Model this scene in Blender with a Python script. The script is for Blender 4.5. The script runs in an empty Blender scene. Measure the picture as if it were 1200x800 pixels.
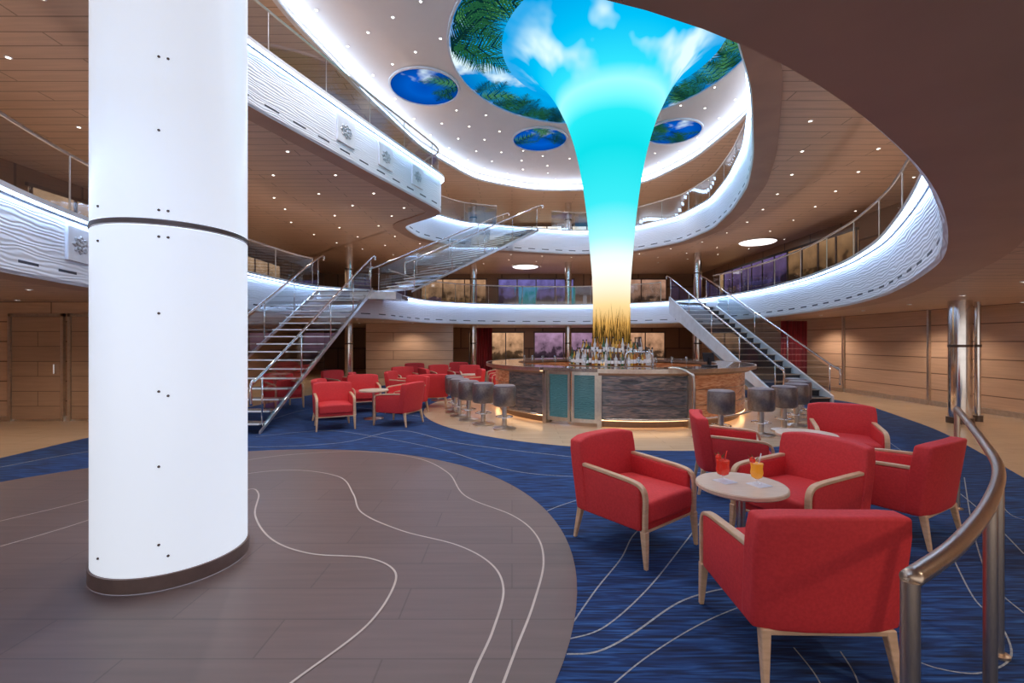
import bpy, bmesh, math, random
from mathutils import Vector, Matrix
random.seed(7)
scene = bpy.context.scene
COL = scene.collection
scene.view_settings.view_transform = 'Standard'
scene.view_settings.look = 'None'

# ------------------------------------------------------------ materials
def nt(name):
    m = bpy.data.materials.new(name); m.use_nodes = True
    t = m.node_tree; b = t.nodes['Principled BSDF']
    return m, t, b
def lk(t, a, b): t.links.new(a, b)
def coords(t, scale=(1,1,1)):
    tc = t.nodes.new('ShaderNodeTexCoord'); mp = t.nodes.new('ShaderNodeMapping')
    mp.inputs['Scale'].default_value = scale
    lk(t, tc.outputs['Object'], mp.inputs['Vector']); return mp.outputs['Vector']
def ramp(t, fac, stops):
    r = t.nodes.new('ShaderNodeValToRGB'); e = r.color_ramp.elements
    while len(e) < len(stops): e.new(0.5)
    for i, (p, c) in enumerate(stops):
        e[i].position = p; e[i].color = (*c, 1)
    lk(t, fac, r.inputs['Fac']); return r.outputs['Color']
def M(name, c1, c2=None, scale=6, rough=.5, metal=0, bump=0, stretch=(1,1,1), emit=0, ecol=None, coat=0):
    m, t, b = nt(name)
    b.inputs['Roughness'].default_value = rough; b.inputs['Metallic'].default_value = metal
    b.inputs['Coat Weight'].default_value = coat
    v = coords(t, stretch)
    n = t.nodes.new('ShaderNodeTexNoise'); n.inputs['Scale'].default_value = scale
    n.inputs['Detail'].default_value = 4
    lk(t, v, n.inputs['Vector'])
    c2 = c2 or tuple(x*.88 for x in c1)
    c = ramp(t, n.outputs['Fac'], [(.35, c2), (.65, c1)])
    lk(t, c, b.inputs['Base Color'])
    if emit:
        b.inputs['Emission Strength'].default_value = emit
        b.inputs['Emission Color'].default_value = (*(ecol or c1), 1)
    if bump:
        bp = t.nodes.new('ShaderNodeBump'); bp.inputs['Strength'].default_value = bump
        bp.inputs['Distance'].default_value = .01
        lk(t, n.outputs['Fac'], bp.inputs['Height']); lk(t, bp.outputs['Normal'], b.inputs['Normal'])
    return m
def planks(name, c1, c2, mortar, w, h, vertical=False, rough=.45, ms=.012, metal=0):
    m, t, b = nt(name)
    b.inputs['Roughness'].default_value = rough; b.inputs['Metallic'].default_value = metal
    v = coords(t)
    if vertical:
        s = t.nodes.new('ShaderNodeSeparateXYZ'); lk(t, v, s.inputs[0])
        a = t.nodes.new('ShaderNodeMath'); a.operation = 'ADD'
        lk(t, s.outputs[0], a.inputs[0]); lk(t, s.outputs[1], a.inputs[1])
        c = t.nodes.new('ShaderNodeCombineXYZ'); lk(t, a.outputs[0], c.inputs[0]); lk(t, s.outputs[2], c.inputs[1])
        v = c.outputs[0]
    br = t.nodes.new('ShaderNodeTexBrick')
    br.inputs['Scale'].default_value = 1; br.inputs['Brick Width'].default_value = w
    br.inputs['Row Height'].default_value = h; br.inputs['Mortar Size'].default_value = ms
    br.inputs['Color1'].default_value = (*c1, 1); br.inputs['Color2'].default_value = (*c2, 1)
    br.inputs['Mortar'].default_value = (*mortar, 1)
    lk(t, v, br.inputs['Vector'])
    n = t.nodes.new('ShaderNodeTexNoise'); n.inputs['Scale'].default_value = 1.5
    mp = t.nodes.new('ShaderNodeMapping'); mp.inputs['Scale'].default_value = (1, 14, 1)
    lk(t, v, mp.inputs['Vector']); lk(t, mp.outputs[0], n.inputs['Vector'])
    g = ramp(t, n.outputs['Fac'], [(.3, (.86,.86,.86)), (.7, (1,1,1))])
    mx = t.nodes.new('ShaderNodeMixRGB'); mx.blend_type = 'MULTIPLY'; mx.inputs['Fac'].default_value = 1
    lk(t, br.outputs['Color'], mx.inputs[1]); lk(t, g, mx.inputs[2])
    lk(t, mx.outputs[0], b.inputs['Base Color'])
    return m
def E(name, col, s):
    m = bpy.data.materials.new(name); m.use_nodes = True; t = m.node_tree
    t.nodes.remove(t.nodes['Principled BSDF'])
    e = t.nodes.new('ShaderNodeEmission'); e.inputs[0].default_value = (*col, 1); e.inputs[1].default_value = s
    lk(t, e.outputs[0], t.nodes['Material Output'].inputs[0]); return m
def glass(name, tint, gl=.12):
    m = bpy.data.materials.new(name); m.use_nodes = True; t = m.node_tree
    t.nodes.remove(t.nodes['Principled BSDF'])
    tr = t.nodes.new('ShaderNodeBsdfTransparent'); tr.inputs[0].default_value = (*tint, 1)
    g = t.nodes.new('ShaderNodeBsdfGlossy'); g.inputs['Roughness'].default_value = .03
    mx = t.nodes.new('ShaderNodeMixShader'); mx.inputs[0].default_value = gl
    lk(t, tr.outputs[0], mx.inputs[1]); lk(t, g.outputs[0], mx.inputs[2])
    lk(t, mx.outputs[0], t.nodes['Material Output'].inputs[0]); return m

m_red = M('red_fabric', (.70,.038,.040), (.62,.028,.031), 60, .7, bump=.06)
m_wood = M('beech_wood', (.76,.50,.31), (.64,.40,.23), 8, .4, stretch=(1,1,6))
m_tabletop = M('table_laminate', (.76,.58,.43), (.68,.51,.36), 8, .35, stretch=(1,8,1))
m_steel = M('brushed_steel', (.70,.63,.56), (.60,.54,.48), 20, .28, 1)
m_chrome = M('chrome', (.85,.84,.83), None, 5, .12, 1)
m_bronze = M('dark_bronze', (.15,.11,.095), None, 12, .35, .6)
m_black = M('black_metal', (.02,.02,.025), None, 10, .4, .3)
m_white = M('white_lacquer', (.80,.81,.86), None, 4, .4)
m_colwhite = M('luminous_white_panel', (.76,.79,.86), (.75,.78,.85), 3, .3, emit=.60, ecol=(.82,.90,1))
m_plank = planks('soffit_planks', (.64,.465,.365), (.60,.435,.34), (.30,.21,.16), 3.0, .28)
m_plank2 = planks('upper_soffit_planks', (.70,.52,.415), (.67,.495,.39), (.37,.27,.205), 3.0, .28)
m_band = M('smooth_soffit_band', (.47,.30,.225), None, 2, .45)
m_dome = M('dome_ceiling_plaster', (.90,.80,.76), (.88,.78,.74), 2, .6)
m_stone = planks('beige_stone_floor', (.66,.46,.29), (.61,.42,.265), (.48,.33,.2), 1.2, .6, rough=.22, ms=.006)
m_barfloor = planks('bar_oak_floor', (.72,.52,.34), (.67,.475,.30), (.48,.33,.2), 1.6, .18, rough=.22, ms=.004)
m_dance = planks('dance_floor_tile', (.205,.138,.120), (.184,.124,.108), (.140,.096,.084), 1.3, .33, rough=.38, ms=.005)
m_inlay = M('pale_inlay', (.68,.57,.49), None, 10, .5)
m_cline = M('carpet_pale_line', (.42,.43,.42), (.24,.26,.30), 60, .9)
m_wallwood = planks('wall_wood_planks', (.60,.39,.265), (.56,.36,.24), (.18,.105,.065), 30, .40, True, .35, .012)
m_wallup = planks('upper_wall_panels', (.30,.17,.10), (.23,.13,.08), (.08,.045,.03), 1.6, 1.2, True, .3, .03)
m_doorwood = planks('door_wood', (.42,.27,.175), (.40,.25,.165), (.18,.11,.07), 4, .3, True, .35, .008)
m_glass = glass('clear_glass', (.80,.84,.87), .20)
m_tglass = glass('stair_glass', (.78,.85,.87), .28)
m_led = E('cove_led', (.42,.62,1.0), 17)
m_led2 = E('ceiling_cove_led', (.55,.75,1.0), 10)
m_soffit_fill = E('added_soffit_fill', (1,.80,.70), 4.6)  # added glow, hidden behind the parapets, to brighten the soffits above
m_lens = E('downlight_lens', (1,.88,.74), 10)
m_amber = E('amber_strip', (1,.58,.28), 4.5)
m_slot = M('vent_slot', (.05,.05,.07), None, 4, .6)
m_stool = M('stool_metallic_leather', (.28,.235,.22), (.21,.175,.165), 30, .34, .6)
m_stooltop = M('stool_top', (.22,.18,.19), None, 30, .45)
m_counter = M('counter_stone', (.24,.17,.145), (.13,.09,.08), 40, .1, coat=.5)
m_dark = M('dark_step', (.06,.05,.055), None, 20, .4)
m_tread = M('frosted_glass_tread', (.40,.37,.36), (.30,.28,.27), 12, .12, .2)
m_nose = M('lit_tread_edge', (.70,.70,.73), None, 12, .3, emit=.18, ecol=(.85,.92,1))
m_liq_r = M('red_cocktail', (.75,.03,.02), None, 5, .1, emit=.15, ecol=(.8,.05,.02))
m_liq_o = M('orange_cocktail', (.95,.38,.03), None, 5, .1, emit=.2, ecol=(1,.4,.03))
m_napkin = M('white_napkin', (.85,.85,.88), None, 30, .8)
m_leaf = M('garnish_green', (.05,.25,.04), None, 10, .5)
m_seam = M('seam_grey', (.60,.61,.66), None, 5, .5, emit=.4, ecol=(.8,.82,.88))

def carpet_mat():
    m, t, b = nt('blue_carpet'); b.inputs['Roughness'].default_value = .95
    v = coords(t, (3.2, 46, 1))
    n = t.nodes.new('ShaderNodeTexNoise'); n.inputs['Scale'].default_value = 1; n.inputs['Detail'].default_value = 3
    n.inputs['Distortion'].default_value = .6
    lk(t, v, n.inputs['Vector'])
    c = ramp(t, n.outputs['Fac'], [(.34,(.006,.014,.05)), (.5,(.009,.036,.135)), (.62,(.018,.078,.245)), (.76,(.05,.14,.33))])
    lk(t, c, b.inputs['Base Color'])
    bp = t.nodes.new('ShaderNodeBump'); bp.inputs['Strength'].default_value = .3; bp.inputs['Distance'].default_value=.01
    lk(t, n.outputs['Fac'], bp.inputs['Height']); lk(t, bp.outputs[0], b.inputs['Normal'])
    return m
m_carpet = carpet_mat()

def fascia_mat():
    m, t, b = nt('rippled_white_fascia'); b.inputs['Roughness'].default_value = .45
    v = coords(t, (1.3,1.3,5))
    w = t.nodes.new('ShaderNodeTexWave'); w.bands_direction = 'Z'; w.inputs['Scale'].default_value = 1.3
    w.inputs['Distortion'].default_value = 8; w.inputs['Detail'].default_value = 1; w.inputs['Detail Scale'].default_value = 1.1
    lk(t, v, w.inputs['Vector'])
    b.inputs['Base Color'].default_value=(.78,.79,.84,1)
    bp = t.nodes.new('ShaderNodeBump'); bp.inputs['Strength'].default_value = .3; bp.inputs['Distance'].default_value=.018
    lk(t, w.outputs['Fac'], bp.inputs['Height']); lk(t, bp.outputs[0], b.inputs['Normal'])
    return m
m_fascia = fascia_mat()

def barfront(name,c0,c1,c2,metal=.5,em=0,sc=(1,1,7),rough=.22):
    m, t, b = nt(name); b.inputs['Roughness'].default_value = rough; b.inputs['Metallic'].default_value=metal
    v = coords(t, sc)
    w = t.nodes.new('ShaderNodeTexNoise'); w.inputs['Scale'].default_value=4; w.inputs['Detail'].default_value=1; w.inputs['Distortion'].default_value=1.2
    lk(t, v, w.inputs['Vector'])
    c = ramp(t, w.outputs['Fac'], [(.35,c0),(.5,c1),(.65,c2)]); lk(t, c, b.inputs['Base Color'])
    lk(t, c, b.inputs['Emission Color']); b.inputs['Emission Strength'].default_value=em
    bp = t.nodes.new('ShaderNodeBump'); bp.inputs['Strength'].default_value=.35; bp.inputs['Distance'].default_value=.02
    lk(t, w.outputs['Fac'], bp.inputs['Height']); lk(t, bp.outputs[0], b.inputs['Normal'])
    return m
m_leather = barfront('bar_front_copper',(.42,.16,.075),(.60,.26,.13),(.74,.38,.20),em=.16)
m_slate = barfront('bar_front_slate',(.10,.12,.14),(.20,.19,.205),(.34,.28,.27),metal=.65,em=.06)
def teal_mat():
    m, t, b = nt('teal_wave_glass'); b.inputs['Roughness'].default_value=.15
    v = coords(t, (1,1,2.2))
    w = t.nodes.new('ShaderNodeTexWave'); w.bands_direction='Z'; w.inputs['Scale'].default_value=6; w.inputs['Distortion'].default_value=10
    lk(t, v, w.inputs['Vector'])
    c = ramp(t, w.outputs['Fac'], [(0,(.03,.10,.12)), (1,(.08,.20,.22))])
    lk(t, c, b.inputs['Base Color']); lk(t, c, b.inputs['Emission Color']); b.inputs['Emission Strength'].default_value=.25
    return m
m_teal = teal_mat()

def funnel_mat():
    m = bpy.data.materials.new('led_column_image'); m.use_nodes = True; t = m.node_tree
    t.nodes.remove(t.nodes['Principled BSDF'])
    tc = t.nodes.new('ShaderNodeTexCoord'); s = t.nodes.new('ShaderNodeSeparateXYZ')
    lk(t, tc.outputs['Object'], s.inputs[0])
    mr = t.nodes.new('ShaderNodeMapRange'); mr.inputs[1].default_value=1.6; mr.inputs[2].default_value=8.9
    lk(t, s.outputs[2], mr.inputs[0])
    c = ramp(t, mr.outputs[0], [(.0,(.30,.13,.02)), (.06,(.75,.40,.10)), (.12,(.98,.72,.34)), (.17,(1,.90,.66)),(.22,(1,.98,.90)), (.28,(.85,1,.99)),
        (.34,(.38,.93,.96)), (.45,(.05,.82,.90)), (.62,(.005,.72,.80)), (.715,(.02,.80,.88)), (.76,(.22,.95,.98)), (.79,(.35,.96,1)), (.83,(.03,.74,.93)), (.92,(.0,.52,.90)), (1,(.0,.34,.78))])
    n = t.nodes.new('ShaderNodeTexNoise'); n.inputs['Scale'].default_value=.7; n.inputs['Detail'].default_value=3
    lk(t, tc.outputs['Object'], n.inputs['Vector'])
    f = ramp(t, n.outputs['Fac'], [(.52,(0,0,0)), (.66,(1,1,1))])
    zt = ramp(t, mr.outputs[0], [(.80,(0,0,0)), (.88,(1,1,1)), (.94,(1,1,1)), (.985,(.1,.1,.1))])
    mu = t.nodes.new('ShaderNodeMixRGB'); mu.blend_type='MULTIPLY'; mu.inputs[0].default_value=1
    lk(t, f, mu.inputs[1]); lk(t, zt, mu.inputs[2])
    mx = t.nodes.new('ShaderNodeMixRGB'); lk(t, mu.outputs[0], mx.inputs[0]); lk(t, c, mx.inputs[1]); mx.inputs[2].default_value=(.75,.97,1,1)
    e = t.nodes.new('ShaderNodeEmission'); lk(t, mx.outputs[0], e.inputs[0]); e.inputs[1].default_value=1.08
    lk(t, e.outputs[0], t.nodes['Material Output'].inputs[0]); return m
m_funnel = funnel_mat()
def sky_mat(name,stops,lo,hi):
    m = bpy.data.materials.new(name); m.use_nodes = True; t = m.node_tree
    t.nodes.remove(t.nodes['Principled BSDF'])
    tc = t.nodes.new('ShaderNodeTexCoord')
    n = t.nodes.new('ShaderNodeTexNoise'); n.inputs['Scale'].default_value=.62; n.inputs['Detail'].default_value=4; n.inputs['Roughness'].default_value=.5
    lk(t, tc.outputs['Object'], n.inputs['Vector'])
    ln = t.nodes.new('ShaderNodeVectorMath'); ln.operation='LENGTH'; lk(t, tc.outputs['Object'], ln.inputs[0])
    mr = t.nodes.new('ShaderNodeMapRange'); mr.inputs[1].default_value=0; mr.inputs[2].default_value=4; lk(t, ln.outputs['Value'], mr.inputs[0])
    bl = ramp(t, mr.outputs[0], stops)
    f = ramp(t, n.outputs['Fac'], [(lo,(0,0,0)), (hi,(1,1,1))])
    mx = t.nodes.new('ShaderNodeMixRGB'); lk(t, f, mx.inputs[0]); lk(t, bl, mx.inputs[1]); mx.inputs[2].default_value=(.80,.97,1,1)
    e = t.nodes.new('ShaderNodeEmission'); lk(t, mx.outputs[0], e.inputs[0]); e.inputs[1].default_value=1.05
    lk(t, e.outputs[0], t.nodes['Material Output'].inputs[0]); return m
m_sky = sky_mat('led_ceiling_sky',[(0,(.0,.06,.36)), (.35,(.0,.22,.62)), (.65,(.0,.38,.82)), (1,(.0,.13,.50))],.53,.64)
m_sky2 = sky_mat('led_small_sky',[(0,(.0,.07,.45)), (.12,(.0,.10,.55)), (.25,(.0,.05,.32))],.60,.72)
m_palm = E('palm_green', (.015,.11,.045), .9)
m_palm2 = E('palm_dark', (.003,.028,.028), .9)
m_palm3 = E('palm_light', (.07,.27,.08), .9)
m_grass = E('seagrass_dark', (.045,.02,.006), .9)
m_grass2 = E('seagrass_olive', (.12,.075,.015), .9)
m_grass3 = E('seagrass_gold', (.38,.19,.04), .9)

# ------------------------------------------------------------ helpers
def tag(o, label=None, cat=None, group=None, kind=None):
    if label: o['label'] = label
    if cat: o['category'] = cat
    if group: o['group'] = group
    if kind: o['kind'] = kind
    return o
def pydata(name, V, F, mats, mi=None, parent=None, smooth=False):
    me = bpy.data.meshes.new(name); me.from_pydata([tuple(v) for v in V], [], F)
    if not isinstance(mats, (list, tuple)): mats = [mats]
    for m in mats: me.materials.append(m)
    if mi:
        for p, i in zip(me.polygons, mi): p.material_index = i
    if smooth:
        for p in me.polygons: p.use_smooth = True
    me.update()
    o = bpy.data.objects.new(name, me); COL.objects.link(o)
    if parent: o.parent = parent
    return o
def empty(name, loc=(0,0,0), rot=0):
    o = bpy.data.objects.new(name, None); o.location = loc; o.rotation_euler = (0,0,rot); COL.objects.link(o)
    o.empty_display_size = .1; return o
def bmobj(name, bm, mats, parent=None, smooth=False):
    me = bpy.data.meshes.new(name); bm.to_mesh(me); bm.free()
    if not isinstance(mats, (list, tuple)): mats = [mats]
    for m in mats: me.materials.append(m)
    if smooth:
        for p in me.polygons: p.use_smooth = True
    o = bpy.data.objects.new(name, me); COL.objects.link(o)
    if parent: o.parent = parent
    return o
def bmbox(bm, lo, hi, bev=0, seg=2):
    r = bmesh.ops.create_cube(bm, size=1)
    vs = r['verts']
    for v in vs:
        v.co = Vector([lo[i] + (v.co[i]+.5)*(hi[i]-lo[i]) for i in range(3)])
    if bev:
        es = list({e for v in vs for e in v.link_edges})
        bmesh.ops.bevel(bm, geom=es, offset=bev, segments=seg, affect='EDGES', profile=.5)
def box(name, lo, hi, mat, parent=None, bev=0, seg=2, smooth=False):
    bm = bmesh.new(); bmbox(bm, lo, hi, bev, seg)
    return bmobj(name, bm, mat, parent, smooth)
def lathe(name, prof, mat, parent=None, seg=32, c=(0,0), mi=None, smooth=True, caps=True):
    V=[]; F=[]; MI=[]
    for r, z in prof:
        for i in range(seg):
            a = 2*math.pi*i/seg; V.append((c[0]+r*math.cos(a), c[1]+r*math.sin(a), z))
    for k in range(len(prof)-1):
        for i in range(seg):
            j=(i+1)%seg
            F.append((k*seg+i, k*seg+j, (k+1)*seg+j, (k+1)*seg+i)); MI.append(mi[k] if mi else 0)
    if caps:
        if prof[0][0] > 1e-4: F.append(tuple(reversed(range(seg)))); MI.append(mi[0] if mi else 0)
        if prof[-1][0] > 1e-4: F.append(tuple((len(prof)-1)*seg+i for i in range(seg))); MI.append(mi[-1] if mi else 0)
    o = pydata(name, V, F, mat, MI, parent, smooth)
    if smooth:
        try: o.data.set_sharp_from_angle(angle=math.radians(40))
        except Exception: pass
    return o
def tube(name, pts, r, mat, parent=None, seg=10, closed=False):
    pts=[Vector(p) for p in pts]; n=len(pts); V=[];F=[]
    up=Vector((0,0,1))
    for i,p in enumerate(pts):
        if closed: tg=(pts[(i+1)%n]-pts[i-1]).normalized()
        else: tg=(pts[min(i+1,n-1)]-pts[max(i-1,0)]).normalized()
        if i==0:
            ref = up if abs(tg.z)<.9 else Vector((1,0,0))
            nx=tg.cross(ref).normalized()
        else:
            nx=(nx-tg*nx.dot(tg)).normalized()
        ny=tg.cross(nx)
        for k in range(seg):
            a=2*math.pi*k/seg; V.append(p+nx*(r*math.cos(a))+ny*(r*math.sin(a)))
    m = n if closed else n-1
    for i in range(m):
        for k in range(seg):
            a=i*seg+k; b=i*seg+(k+1)%seg; c=((i+1)%n)*seg+(k+1)%seg; d=((i+1)%n)*seg+k
            F.append((a,b,c,d))
    if not closed:
        F.append(tuple(reversed(range(seg)))); F.append(tuple((n-1)*seg+k for k in range(seg)))
    return pydata(name,V,F,mat,None,parent,True)
def catmull(P, n=8):
    P=[Vector(p) for p in P]; out=[]
    for i in range(len(P)-1):
        p0=P[max(i-1,0)];p1=P[i];p2=P[i+1];p3=P[min(i+2,len(P)-1)]
        for k in range(n):
            t=k/n
            out.append(.5*((2*p1)+(-p0+p2)*t+(2*p0-5*p1+4*p2-p3)*t*t+(-p0+3*p1-3*p2+p3)*t**3))
    out.append(P[-1]); return out
def smooth_closed(P, N=260, it=20):
    P=[Vector((p[0],p[1])) for p in P]; L=[0]
    Q=P+[P[0]]
    for i in range(len(P)): L.append(L[-1]+(Q[i+1]-Q[i]).length)
    out=[]
    j=0
    for k in range(N):
        s=L[-1]*k/N
        while L[j+1]<s: j+=1
        out.append(Q[j].lerp(Q[j+1],(s-L[j])/(L[j+1]-L[j])))
    for _ in range(it):
        out=[out[i]*.5+(out[i-1]+out[(i+1)%N])*.25 for i in range(N)]
    return out
def normals(C):
    n=len(C); R=[]
    for i in range(n):
        t=(C[(i+1)%n]-C[i-1]).normalized(); R.append(Vector((-t.y,t.x)))
    return R
def profile_ring(name, C, prof, mats, mi, parent=None, slot=None, smooth=False):
    N=normals(C); n=len(C); V=[];F=[];MI=[]; m=len(prof)
    for i in range(n):
        for off,z in prof:
            p=C[i]+N[i]*off; V.append((p.x,p.y,z))
    for i in range(n):
        j=(i+1)%n
        for k in range(m-1):
            F.append((i*m+k,j*m+k,j*m+k+1,i*m+k+1))
            x=mi[k]
            if slot and k==slot[0]: x = slot[1] if (i%4) in (1,2) else mi[k]
            MI.append(x)
    return pydata(name,V,F,mats,MI,parent,smooth)
RX0,RX1,RY0,RY1=-11,11,-3,27
CC=Vector((1.0,11.0))
def outer(C):
    out=[]
    for p in C:
        d=p-CC; ts=[]
        if d.x>1e-6: ts.append((RX1-CC.x)/d.x)
        if d.x<-1e-6: ts.append((RX0-CC.x)/d.x)
        if d.y>1e-6: ts.append((RY1-CC.y)/d.y)
        if d.y<-1e-6: ts.append((RY0-CC.y)/d.y)
        out.append(CC+d*min(ts))
    for cx in (RX0,RX1):
        for cy in (RY0,RY1):
            k=Vector((cx,cy)); i=min(range(len(out)),key=lambda q:(out[q]-k).length); out[i]=k
    return out
def annulus(name, C, z, mat, flip=False):
    O=outer(C); n=len(C)
    V=[(p.x,p.y,z) for p in C]+[(p.x,p.y,z) for p in O]
    F=[]
    for i in range(n):
        j=(i+1)%n; f=(i,j,n+j,n+i)
        F.append(f if flip else tuple(reversed(f)))
    return pydata(name,V,F,mat)
def flat(name, C, z, mat):
    V=[(p[0],p[1],z) for p in C]; return pydata(name,V,[tuple(range(len(V)))],mat)
def copytree(root, loc, rot=0):
    n=root.copy(); n.location=loc; n.rotation_euler=(0,0,rot); COL.objects.link(n)
    def rec(a,b):
        for c in a.children:
            d=c.copy(); d.parent=b; COL.objects.link(d); rec(c,d)
    rec(root,n); return n
def face_rot(dx,dy): return math.atan2(dy,dx)-math.pi/2

# ------------------------------------------------------------ camera / world
cam=bpy.data.cameras.new('camera'); co=bpy.data.objects.new('camera',cam); COL.objects.link(co)
co.location=(0,0,1.6); co.rotation_euler=(math.pi/2,0,0); cam.lens=16.2; cam.sensor_width=36; cam.clip_start=.02
scene.camera=co
w=bpy.data.worlds.new('world'); scene.world=w; w.use_nodes=True
w.node_tree.nodes['Background'].inputs[0].default_value=(1,.90,.84,1); w.node_tree.nodes['Background'].inputs[1].default_value=1.0

# ------------------------------------------------------------ openings
D2=[(0,.9),(.48,1.02),(1.18,1.55),(1.85,2.03),(2.95,3.1),(4.05,4.3),(5.05,5.76),(6.2,7.6),(7.1,9.6),(7.8,12),(8.1,14.5),(8.0,16.6),(7.4,18.4),(5.8,20.2),(3,21.2),(0,21),(-2,20.4),(-3.6,19.1),(-4.1,17.3),(-4.3,15.6),(-6.2,13.9),(-6.5,11),(-6.3,8.5),(-6.0,6.45),(-5.6,5.0),(-4.8,3.2),(-3.3,1.6),(-1.5,.85)]
D3=[(0,3.9),(2.4,5.2),(3.7,7.1),(5.1,9.7),(5.95,11.6),(6.6,13.8),(7.0,16),(6.7,18.2),(5.3,20.1),(3,20.8),(.7,20.2),(-2.1,19.2),(-3.5,17.4),(-3.75,15.7),(-2.05,14.1),(-3.35,10.6),(-4.4,7.6),(-4.8,6),(-3.9,4.5),(-2,3.8)]
D4=[(0,4.0),(3.4,5.3),(6.0,9),(7.3,14.2),(7.0,17.5),(5.9,20.2),(3.5,21.2),(1.0,21.2),(-1.6,19.8),(-3.3,16.6),(-4.2,13),(-4.9,9.5),(-4.7,6.2),(-2.8,4.4)]
C2=smooth_closed(D2,320,20); C3=smooth_closed(D3,300,9); C4=smooth_closed(D4,260,20)
Z2a,Z2f,Z2t=2.4,3.1,3.30
Z3a,Z3f,Z3t=5.55,6.2,6.58

def deck(C,za,zf,zt,n,pm,gaps,desc):
    s=annulus('ceiling',C,za,pm,False); tag(s,'plank-clad soffit '+desc,None,None,'structure')
    b=profile_ring('trim_%d'%n,C,[(-.42,za-.001),(-.42,za-.04),(-.0,za-.04)],[m_band],[0,0]); tag(b,'smooth brown soffit band around the opening',kind='structure')
    f=profile_ring('trim_%d'%(n+1),C,[(0,za-.04),(0.03,za+.0),(.03,za+.10),(.03,za+.135),(.03,zt-.10),(.0,zt-.10)],[m_fascia,m_slot],[0,0,0,0,0],slot=(2,1)); tag(f,'rippled white balcony fascia '+desc,kind='structure')
    l=profile_ring('trim_%d'%(n+2),C,[(.035,zt-.06),(.13,zt-.06),(.13,zt),(-.12,zt),(-.12,zf)],[m_white],[0,0,0,0,0]); tag(l,'white capping lip on the fascia',kind='structure')
    g=profile_ring('trim_%d'%(n+3),C,[(.04,zt-.065),(.12,zt-.065)],[m_led],[0]); tag(g,'glowing cool white light strip under the lip',kind='structure')
    g=profile_ring('trim_%d'%(n+4),C,[(-.20,zf+.04),(-.36,zf+.04)],[m_soffit_fill],[0]); tag(g,'added unseen warm glow strip behind the parapet',kind='structure')
    t=annulus('floor',C,zf,m_stone,True); tag(t,'balcony deck floor',kind='structure')
    e=empty('balustrade',(0,0,zt)); tag(e,'glass balcony balustrade with steel handrail '+desc,'railing')
    N=normals(C); npt=len(C)
    ok=[all((C[i]-Vector(g_[:2])).length>g_[2] for g_ in gaps) for i in range(npt)]
    start=next((i for i in range(npt) if not ok[i]),0)
    runs=[];cur=[]
    for k in range(npt+1):
        i=(start+k)%npt
        if ok[i] and k<npt: cur.append(i)
        else:
            if len(cur)>3: runs.append(cur)
            cur=[]
    hr=zt+.82
    first=None
    for run in runs:
        P=[C[i]-N[i]*.05 for i in run]
        if len(run)==npt: P.append(P[0])
        V=[];F=[]
        for p in P: V+= [(p.x,p.y,0.0),(p.x,p.y,hr-zt-.03)]
        for a in range(len(P)-1): F.append((2*a,2*a+2,2*a+3,2*a+1))
        pydata('glass_panel',V,F,m_glass,None,e)
        tube('handrail',[(p.x,p.y,hr-zt) for p in P],.026,m_steel,e,8)
        for a in range(0,len(P),9):
            p=P[a]
            if p.y<3: continue
            if first is None:
                first=lathe('post',[(.011,0),(.011,hr-zt)],m_steel,e,8); first.location=(p.x,p.y,0)
            else:
                q=first.copy(); q.location=(p.x,p.y,0); COL.objects.link(q)
    return e
deck(C2,Z2a,Z2f,Z2t,1,m_plank,[(6.9,18.6,1.15),(-4.9,14.9,1.35)],'around the lower balcony')
deck(C3,Z3a,Z3f,Z3t,11,m_plank2,[(.6,20.1,1.2)],'around the upper balcony')
ZC=8.5; ZD=8.9
tag(annulus('ceiling',C4,ZC,m_plank2,False),'plank-clad ceiling above the upper balcony',kind='structure')
tag(profile_ring('trim_21',C4,[(0,ZC),(.10,ZC),(.10,ZC+.06),(-.12,ZC+.06)],[m_white],[0,0,0]),'white rim of the domed ceiling',kind='structure')
tag(profile_ring('trim_22',C4,[(-.12,ZC+.08),(-.12,ZD-.08)],[m_led2],[0]),'cool white cove light around the ceiling',kind='structure')
tag(profile_ring('trim_23',C4,[(-.12,ZD-.08),(-.12,ZD)],[m_dome],[0]),'cove return',kind='structure')
N4=normals(C4)
dm=flat('ceiling',[(C4[i]-N4[i]*.13) for i in range(len(C4)-1,-1,-1)],ZD,m_dome); tag(dm,'pale rose ceiling disc with pin lights',kind='structure')

# ------------------------------------------------------------ ground floor
fl=pydata('floor',[(RX0,RY0,0),(RX1,RY0,0),(RX1,RY1,0),(RX0,RY1,0)],[(0,1,2,3)],m_stone); tag(fl,'beige polished stone floor',kind='structure')
CP=smooth_closed([(5.2,-2),(5.2,2),(5.5,4.6),(6.6,6.4),(7.7,8.3),(9.0,11.8),(8.6,14),(6,17.5),(1,19),(-4,18),(-6,14),(-6.6,10),(-7.1,7.7),(-6.95,6.2),(-7.4,3),(-7.2,-2)],200,6)
cp=flat('floor',CP,.006,m_carpet); tag(cp,'deep blue carpet with streaked wave pattern',kind='structure')
BC=Vector((2.47,11.25))
def circ(c,r,n=96): return [(c[0]+r*math.cos(2*math.pi*i/n),c[1]+r*math.sin(2*math.pi*i/n)) for i in range(n)]
bf=flat('floor',circ(BC,4.55),.011,m_barfloor); tag(bf,'pale oak ring of floor around the bar',kind='structure')
DC=(-2.93,3.42)
V=[];F=[];MI=[]
def addflat(P,z,mi):
    s=len(V); V.extend((p[0],p[1],z) for p in P); F.append(tuple(range(s,s+len(P)))); MI.append(mi)
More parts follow.
